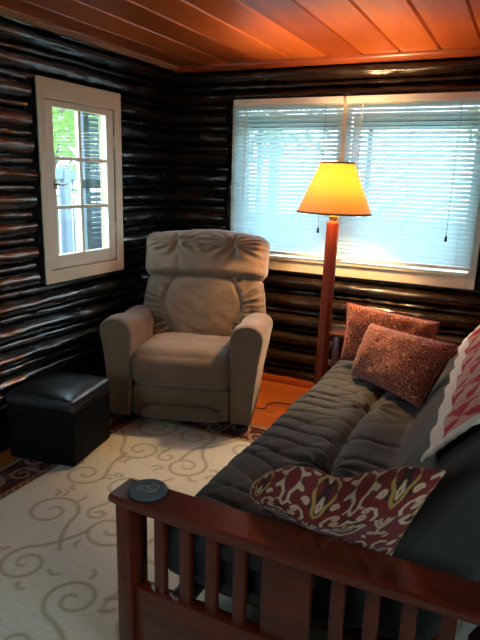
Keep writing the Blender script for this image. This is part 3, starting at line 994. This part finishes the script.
# ------------------------------------------------------------------ pillows
def pillow(name, label, cat, corners, thick, m, paint=None, nu=44, nv=40, group=None, pinch=.10, sag=None, piping=None, flange=0, power=.36):
    """corners BL, BR, TR, TL of the mid surface; two inflated faces sewn along the edge"""
    BL, BR, TR, TL = [np.array(c, float) for c in corners]
    nrm = np.cross(BR - BL, TL - BL); nrm /= np.linalg.norm(nrm)
    c0 = (BL + BR + TR + TL) / 4
    u = np.linspace(-1, 1, nu); v = np.linspace(-1, 1, nv)
    u = .55 * u + .45 * np.sin(u * PI / 2); v = .55 * v + .45 * np.sin(v * PI / 2)
    U, V = np.meshgrid(u, v, indexing='ij')
    # edges pulled in between the corners
    Us = U * (1 - pinch * (1 - V ** 2) * 0 - pinch * .5 * (1 - V ** 2) * U ** 2)
    Vs = V * (1 - pinch * .5 * (1 - U ** 2) * V ** 2)
    a, b_ = (Us + 1) / 2, (Vs + 1) / 2
    mid = ((1 - a) * (1 - b_))[..., None] * BL + (a * (1 - b_))[..., None] * BR + (a * b_)[..., None] * TR + ((1 - a) * b_)[..., None] * TL
    H = thick / 2 * ((1 - np.abs(U) ** 2.4) * (1 - np.abs(V) ** 2.4)) ** power
    NZ = np.zeros_like(U)
    for i in range(nu):
        for j in range(nv):
            NZ[i, j] = .010 * fbm((mid[i, j, 0] * 7, mid[i, j, 1] * 7, mid[i, j, 2] * 7 + len(label)), 3) + .004 * math.sin(12 * math.atan2(V[i, j], U[i, j])) * (max(abs(U[i, j]), abs(V[i, j])) ** 5)
    if sag is not None: mid = sag(mid, U, V)
    sides = []
    for s in (1, -1):
        P = mid + nrm * (s * H + NZ * (1 - np.maximum(np.abs(U), np.abs(V)) ** 8))[..., None]
        sides.append(P)
    verts = []; faces = []; cols = []
    idx = [np.zeros((nu, nv), int), np.zeros((nu, nv), int)]
    C = paint(U, V) if paint else None
    for s in (0, 1):
        for i in range(nu):
            for j in range(nv):
                edge = i in (0, nu - 1) or j in (0, nv - 1)
                if s == 1 and edge: idx[1][i, j] = idx[0][i, j]; continue
                idx[s][i, j] = len(verts)
                verts.append(sides[s][i, j] - c0)
                if C is not None: cols.append(C[i, j])
        for i in range(nu - 1):
            for j in range(nv - 1):
                f = [idx[s][i, j], idx[s][i + 1, j], idx[s][i + 1, j + 1], idx[s][i, j + 1]]
                faces.append(f if s == 0 else f[::-1])
    me = bpy.data.meshes.new(name)
    me.from_pydata([tuple(x) for x in verts], [], faces); me.update()
    if C is not None:
        at = me.color_attributes.new('weave', 'FLOAT_COLOR', 'POINT')
        cc = np.ones((len(verts), 4), np.float32); cc[:, :3] = np.array(cols)
        at.data.foreach_set('color', cc.ravel())
    o = link(name, me, m, None, True)
    o.location = c0
    tag(o, label, cat, group)
    if piping:
        loop = [sides[0][i, 0] for i in range(nu)] + [sides[0][nu - 1, j] for j in range(1, nv)] + [sides[0][i, nv - 1] for i in range(nu - 2, -1, -1)] + [sides[0][0, j] for j in range(nv - 2, 0, -1)]
        loop = [Vector(p - c0) for p in loop]
        n = len(loop); rings = []
        nn = Vector(nrm)
        for i, p in enumerate(loop):
            tan = (loop[(i + 1) % n] - loop[i - 1]).normalized(); na = tan.cross(nn).normalized()
            r = .0055 * (1 + .25 * noise.noise(p * 60))
            rings.append([p + r * (na * math.cos(2 * PI * k / 6) + nn * math.sin(2 * PI * k / 6)) for k in range(6)])
        b = B(); b.rings(rings, closed=True); b.build('piping', piping, o, smooth=True)
    return o

pillow('throw_pillow', 'rust red vine patterned pillow leaning on the far arm, behind another pillow', 'pillow',
       [(1.625, -.835, .520), (2.10, -.800, .515), (2.115, -.690, .765), (1.600, -.690, .815)], .14, RUST, group='rust patterned pillows at the far end', piping=PIPING)
pillow('throw_pillow', 'rust red vine patterned pillow in front, lit by the lamp, against the backrest', 'pillow',
       [(1.735, -1.000, .500), (2.135, -1.285, .495), (2.245, -1.07, .755), (1.785, -.865, .755)], .17, RUST, group='rust patterned pillows at the far end', piping=PIPING)

def ikat(U, V):
    W, H = .50, .40
    X = (U + 1) / 2 * W + .055; Y = (V + 1) / 2 * H + .065
    tw, th = .190, .240
    row = np.floor(Y / th)
    q = (X / tw + .5 * (row % 2)) % 1
    fx = np.abs(q - .5)                 # 0 on the mirror axis, .5 between medallions
    fy = (Y / th) % 1 * (th / tw)       # 0 .. 1.263 in the same units
    red = np.array(lin((116, 28, 26))); dark = np.array(lin((58, 24, 20))); tan = np.array(lin((206, 168, 134))); gold = np.array(lin((178, 134, 66))); deep = np.array(lin((92, 20, 22)))
    C = np.empty(U.shape + (3,)); C[:] = red
    def line(pts, w, col, soft_=.010, rim=0):
        d, t = seg_dist(fx, fy, pts)
        if rim:
            a = np.clip(1 - (d - w - rim) / soft_, 0, 1)[..., None]; C[:] = C * (1 - a) + dark * a
        a = np.clip(1 - (d - w) / soft_, 0, 1)[..., None]
        C[:] = C * (1 - a) + col * a
    def curl(cx, cy, r, a0, turns, sgn):
        return [(cx + r * (1 - .75 * k / 12) * math.cos(a0 + sgn * turns * 2 * PI * k / 12), cy + r * (1 - .75 * k / 12) * math.sin(a0 + sgn * turns * 2 * PI * k / 12)) for k in range(13)]
    d = fx / .30 + np.abs(fy - .42) / .40
    C[d < 1] = dark
    d = fx / .13 + np.abs(fy - .44) / .20
    C[d < 1] = deep
    d = np.abs(fx - .5) / .17 + np.abs(fy - 1.02) / .24
    C[d < 1] = dark
    # chevron medallion with hooked shoulders
    line([(0, .06), (.10, .16), (.22, .30), (.28, .42)], .020, tan, rim=.012)
    line(curl(.225, .43, .058, 0, 1.05, 1), .017, tan)
    line([(0, .22), (.10, .34), (.14, .46)], .018, gold, rim=.010)
    line(curl(.095, .47, .045, 0, .9, 1), .014, tan)
    line([(0, .36), (.05, .42)], .014, tan)
    line([(0, .50), (0, .66)], .022, gold)
    line([(0, .70), (.08, .62), (.17, .62)], .017, tan, rim=.010)
    line(curl(.17, .69, .066, -PI / 2, 1.1, 1), .016, tan)
    # tulip fork between medallions
    line([(.5, .10), (.5, .36)], .018, tan, rim=.010)
    line([(.5, .30), (.43, .44), (.40, .58)], .017, tan, rim=.010)
    line([(.5, .40), (.465, .52), (.455, .62)], .012, tan)
    line([(.40, .58), (.43, .54)], .012, tan)
    line(curl(.42, .14, .052, 0, 1.0, -1), .015, tan)
    line([(.34, .06), (.38, .0)], .018, tan)
    # stag-horn scrolls over the top
    line([(.33, .60), (.36, .72), (.31, .84), (.22, .88)], .019, tan, rim=.010)
    line(curl(.20, .82, .055, PI / 2, 1.0, 1), .015, tan)
    line([(0, .82), (.06, .92), (.05, 1.06), (.12, 1.16), (.20, 1.14)], .018, tan, rim=.010)
    line([(.06, .94), (.12, .90)], .013, tan)
    line([(.5, .82), (.44, .92), (.42, 1.06), (.36, 1.16)], .018, gold, rim=.010)
    line([(.5, .94), (.47, 1.04), (.5, 1.14)], .013, tan)
    line(curl(.30, 1.04, .055, PI, 1.1, -1), .015, tan)
    return C
def sag(mid, U, V):
    m = mid.copy()
    top = np.clip((V + 1) / 2, 0, 1) ** 2
    m[..., 2] -= .042 * top * np.exp(-((U - .05) / .30) ** 2)          # dip in the top edge
    m[..., 2] += .012 * top * np.exp(-((U + .55) / .25) ** 2)
    m[..., 0] += .030 * (np.clip(-U, 0, 1) ** 4) * (np.abs(V) ** 3)      # rounded left corners
    m[..., 1] -= .020 * np.exp(-((V - .45) / .35) ** 2) * (1 - U ** 2)
    return m
pillow('throw_pillow', 'red and tan ikat scroll pillow slumped over the near wooden arm', 'pillow',
       [(1.815, -2.410, .550), (2.255, -2.530, .545), (2.372, -2.590, .862), (1.850, -2.560, .672)], .150, IKAT, paint=ikat, nu=300, nv=240, sag=sag, pinch=.06, power=.5)

# ------------------------------------------------------------------ patchwork quilt over the backrest
def quilt():
    # follow the mattress outline from low on the front face, over the top, down the rear
    S, Nn = MS, MN
    n = len(S)
    i_start = max(range(n), key=lambda i: -abs(S[i, 0] - 2.275) - abs(S[i, 1] - .665) * 3)
    # outline runs counter-clockwise: front face is traversed downwards, so walk backwards to climb
    path = []
    i = i_start
    L = 0
    while L < .50:
        path.append(i)
        j = (i - 1) % n
        L += math.hypot(*(S[j] - S[i])); i = j
    seg = np.r_[0, np.cumsum([math.hypot(*(S[path[k + 1]] - S[path[k]])) for k in range(len(path) - 1)])]
    nv = 150; nu = 230
    vv = np.linspace(0, seg[-1] - .01, nv)
    px = np.interp(vv, seg, S[path, 0]); pz = np.interp(vv, seg, S[path, 1])
    nx = np.interp(vv, seg, Nn[path, 0]); nz = np.interp(vv, seg, Nn[path, 1])
    y0, y1 = QY0, QY1
    yy = np.linspace(y0, y1, nu)
    P = np.zeros((nu, nv, 3)); C = np.zeros((nu, nv, 3))
    cream = np.array(lin((226, 214, 194))); red = np.array(lin((176, 40, 50))); tan = np.array(lin((182, 142, 112))); pink = np.array(lin((196, 150, 132))); white = np.array(lin((222, 212, 198)))
    bw = .075
    bl = .150
    for i, y in enumerate(yy):
        skew = QSK * (1 - i / (nu - 1))                   # near side hangs lower on the seat face
        for j in range(nv):
            v = vv[j]
            vs = v + skew * (1 - min(1, v / .5))
            k = min(max(vs, 0), vv[-1])
            x = np.interp(k, vv, px); z = np.interp(k, vv, pz); ax = np.interp(k, vv, nx); az = np.interp(k, vv, nz)
            h = .034 + .007 * fbm((y * 5, v * 6, 2), 3) + .005 * math.sin(y * 26 + v * 5)
            h += .003 * abs(math.sin(v * 70)) * abs(math.sin(y * 70))
            P[i, j] = (x + ax * h, y, z + az * h)
            eu = min(y - y0, y1 - y); e = min(eu, v)
            if e < bw:
                c = cream if e < bw * .8 else white
            else:
                a, b_ = (y - y0 - bw) / bl, (v - bw) / bl
                ca, cb = math.floor(a), math.floor(b_); fa, f_b = a - ca, b_ - cb
                qa, qb = fa * 2, f_b * 2
                ia, ib = int(qa), int(qb); ra, rb = qa - ia, qb - ib
                # pinwheel of half-square triangles
                if (ia + ib) % 2 == 0: up = ra > rb
                else: up = ra + rb > 1
                par = (ca + cb) % 2
                if up: c = red if par == 0 else (tan if (ia + ib) % 2 else red)
                else: c = white if (ca * 3 + cb) % 3 else pink
            C[i, j] = c
    o = grid_mesh('patchwork_quilt', P, QUILT, None, C)
    md = o.modifiers.new('thickness', 'SOLIDIFY'); md.thickness = .012; md.offset = 0
    tag(o, 'red, white and tan patchwork quilt with cream border draped over the futon backrest', 'quilt')
QY0, QY1, QSK = -2.36, -.74, .085
quilt()

# ------------------------------------------------------------------ coaster on the near arm
t = empty('drink_coaster', (1.572, -2.636, .6002), R(0))
tag(t, 'round slate blue coaster with pale marks on the near end of the wooden arm', 'coaster')
b = B(); b.lathe([(.050, 0), (.056, .003), (.057, .010), (.054, .0135), (.048, .0138), (.046, .0128), (.001, .0128)], 40); b.build('disc', COASTER, t, auto=50)
b = B()
def stroke(pts, w=.0035):
    for p, q_ in zip(pts[:-1], pts[1:]):
        p, q_ = Vector((*p, 0)), Vector((*q_, 0)); d = (q_ - p).normalized(); nn = Vector((-d.y, d.x, 0)) * w / 2
        r = [p - nn - d * w / 2, q_ - nn + d * w / 2, q_ + nn + d * w / 2, p + nn - d * w / 2]
        b.rings([[v + Vector((0, 0, .0125)) for v in r], [v + Vector((0, 0, .0142)) for v in r]])
stroke([(-.006, .030), (.026, .022), (.018, .0), (-.008, .006), (-.004, .016), (.010, .014)])
stroke([(-.026, .002), (-.012, .008), (.0, -.002)])
stroke([(-.030, -.012), (-.022, -.002), (-.014, -.008), (-.018, -.018), (-.028, -.014)])
stroke([(-.010, -.020), (.002, -.012), (.010, -.018), (.018, -.008), (.030, -.006)])
stroke([(.016, -.016), (.026, .004)])
b.build('relief_marks', MARKS, t)

# ------------------------------------------------------------------ outside
b = B(); b.box((-30, -30, -.9), (30, 30, -.6), 0)
tag(b.build('ground_outside', GRASS), kind='structure')
# louvred shutter partly over the left window
def shutter():
    x0, y0, y1, z0, z1 = -.165, -.875, -.56, .90, 1.98
    t = empty('window_shutter', (x0, (y0 + y1) / 2, z0))
    tag(t, 'slate blue louvred shutter seen outside the right panes of the left window', 'shutter')
    O = Vector((x0, (y0 + y1) / 2, z0))
    b = B()
    for lo, hi in (((x0, y0, z0), (x0 + .03, y0 + .05, z1)), ((x0, y1 - .05, z0), (x0 + .03, y1, z1)), ((x0, y0, z1 - .07), (x0 + .03, y1, z1)), ((x0, y0, z0), (x0 + .03, y1, z0 + .08)), ((x0, y0, 1.40), (x0 + .03, y1, 1.46))):
        b.box(Vector(lo) - O, Vector(hi) - O, .003)
    b.build('shutter_frame', SHUT, t)
    b = B()
    z = z0 + .09
    while z < z1 - .08:
        if not 1.385 < z < 1.46:
            M = Matrix.Translation(Vector((x0 + .015, (y0 + y1) / 2, z)) - O) @ Matrix.Rotation(R(40), 4, 'Y')
            b.box((-.02, -(y1 - y0) / 2 + .045, -.003), (.02, (y1 - y0) / 2 - .045, .003), .001, M=M)
        z += .034
    b.build('louvres', SHUT, t)
    for z in (1.05, 1.85):
        b = B(); b.box(Vector((x0 + .028, y1 - .04, z)) - O, Vector((-.125, y1 - .005, z + .06)) - O, .002); b.build('strap_hinge', DARKMETAL, t)
shutter()
def railing():
    t = empty('porch_railing', (-1.9, 0, -.6))
    tag(t, 'grey wooden porch railing crossing outside the left window', 'railing')
    b = B(); b.box((-.03, -1.6, 2.03), (.03, 3.4, 2.13), .006); b.build('handrail', PORCHW, t)
    b = B(); b.box((-.02, -1.6, .98), (.02, 3.4, 1.04), .004); b.build('bottom_rail', PORCHW, t)
    y = -1.5
    while y < 3.35:
        b = B(); b.box((-.008, y - .008, 1.03), (.008, y + .008, 2.04), .002); b.build('baluster', PORCHW, t); y += .19
    for y in (-1.55, .85, 3.35):
        b = B(); b.box((-.045, y - .045, 0), (.045, y + .045, 2.18), .006); b.build('post', PORCHW, t)
railing()
def tree(x, y, h, r, n, seed, label, z0=-.6, crown=.38, leaf=.10):
    rnd = random.Random(seed)
    t = empty('leafy_tree', (x, y, z0))
    tag(t, label, 'tree')
    b = B()
    tips = []
    b.tube([(0, 0, 0), (.05, .02, h * .3), (-.04, .05, h * .6), (.02, 0, h * .92)], [.13, .10, .07, .03], 9)
    for k in range(7):
        a = rnd.uniform(0, 2 * PI); z = h * rnd.uniform(.38, .8); l = r * rnd.uniform(.6, 1)
        e = (l * math.cos(a), l * math.sin(a), z + l * .6)
        b.tube([(0, 0, z), (e[0] * .5, e[1] * .5, z + l * .22), e], [.045, .03, .012], 6)
    b.build('trunk', BARK, t, auto=60)
    vs, fs = [], []
    for k in range(n):
        while True:
            p = Vector((rnd.uniform(-1, 1), rnd.uniform(-1, 1), rnd.uniform(-1, 1)))
            if p.length < 1 and fbm(p * 2.2 + Vector((seed, 0, 0)), 2) > -.12: break
        c = Vector((p.x * r, p.y * r, h * (crown + (1 - crown) * .5) + p.z * h * (1 - crown) * .56))
        a = Vector((rnd.gauss(0, 1), rnd.gauss(0, 1), rnd.gauss(0, .6))).normalized(); bb = a.orthogonal().normalized()
        s = leaf * rnd.uniform(.6, 1.2)
        i = len(vs)
        vs += [c - a * s, c + bb * s * .45 + a * s * .1, c + a * s, c - bb * s * .45 + a * s * .1]
        fs.append((i, i + 1, i + 2, i + 3))
    me = bpy.data.meshes.new('foliage'); me.from_pydata([tuple(v) for v in vs], [], fs); me.update()
    link('foliage', me, LEAF, t, False)
tree(-4.6, 3.4, 4.9, 1.9, 3800, 1, 'bright green leafy tree outside the upper left panes of the left window')
tree(-9.0, 9.2, 7.0, 3.2, 3800, 2, 'taller leafy tree farther back outside the left window', leaf=.15)
tree(-1.6, 5.6, 6.5, 1.6, 1500, 3, 'leafy tree seen faintly through the left venetian blind', leaf=.12)
tree(2.4, 8.0, 7.0, 1.7, 1500, 4, 'leafy tree seen faintly through the right venetian blind', leaf=.12)

# ------------------------------------------------------------------ light
w = bpy.data.worlds.new('World'); SC.world = w; w.use_nodes = True
nt = w.node_tree; N = nt.nodes; L = nt.links
bg = N['Background']
tc = N.new('ShaderNodeTexCoord'); sp = N.new('ShaderNodeSeparateXYZ'); L.new(tc.outputs['Generated'], sp.inputs[0])
rp = N.new('ShaderNodeValToRGB'); L.new(sp.outputs[2], rp.inputs[0])
rp.color_ramp.elements[0].position = 0; rp.color_ramp.elements[0].color = (.79, .93, 1.0, 1)
rp.color_ramp.elements[1].position = .7; rp.color_ramp.elements[1].color = (.58, .80, 1.0, 1)
L.new(rp.outputs[0], bg.inputs[0])
bg.inputs[1].default_value = SKY = 13.0
def portal(loc, rot, sx, sy):
    l = bpy.data.lights.new('daylight_portal', 'AREA'); l.shape = 'RECTANGLE'; l.size = sx; l.size_y = sy
    l.cycles.is_portal = True
    o = bpy.data.objects.new('daylight_portal', l); COL.objects.link(o); o.location = loc; o.rotation_euler = rot
portal((-.24, -1.04, 1.44), (0, R(-90), 0), 1.1, .7)
portal((1.36, .24, 1.44), (R(-90), 0, 0), 1.72, 1.1)
portal((RX + .24, -3.75, 1.44), (0, R(90), 0), 1.1, 1.5)
portal((.475, RY - .26, 1.44), (R(90), 0, 0), .75, 1.1)
l = bpy.data.lights.new('lamp_bulb_light', 'POINT'); l.energy = 60; l.color = (1, .69, .34); l.shadow_soft_size = .03
o = bpy.data.objects.new('lamp_bulb_light', l); COL.objects.link(o); o.location = (LX + .021, LY, 1.505)

# ------------------------------------------------------------------ camera
def cam():
    yaw, pitch, roll = -.44890711, .24288526, .02919534
    cy, sy = math.cos(yaw), math.sin(yaw)
    f = Vector((sy * math.cos(pitch), cy * math.cos(pitch), -math.sin(pitch)))
    r = Vector((cy, -sy, 0)); u = r.cross(f)
    c, s = math.cos(roll), math.sin(roll)
    r2 = c * r + s * u; u2 = -s * r + c * u
    M = Matrix((( r2.x, u2.x, -f.x, 2.4555), (r2.y, u2.y, -f.y, -3.885), (r2.z, u2.z, -f.z, 1.5), (0, 0, 0, 1)))
    cd = bpy.data.cameras.new('camera'); co = bpy.data.objects.new('camera', cd); COL.objects.link(co)
    co.matrix_world = M
    cd.sensor_fit = 'VERTICAL'; cd.sensor_height = 24; cd.sensor_width = 18; cd.lens = 575.5 / 640 * 24
    cd.clip_start = .05
    SC.camera = co
cam()
vs = SC.view_settings
vs.view_transform = 'Standard'; vs.look = 'None'; vs.gamma = 1; vs.use_curve_mapping = False
vs.exposure = 0
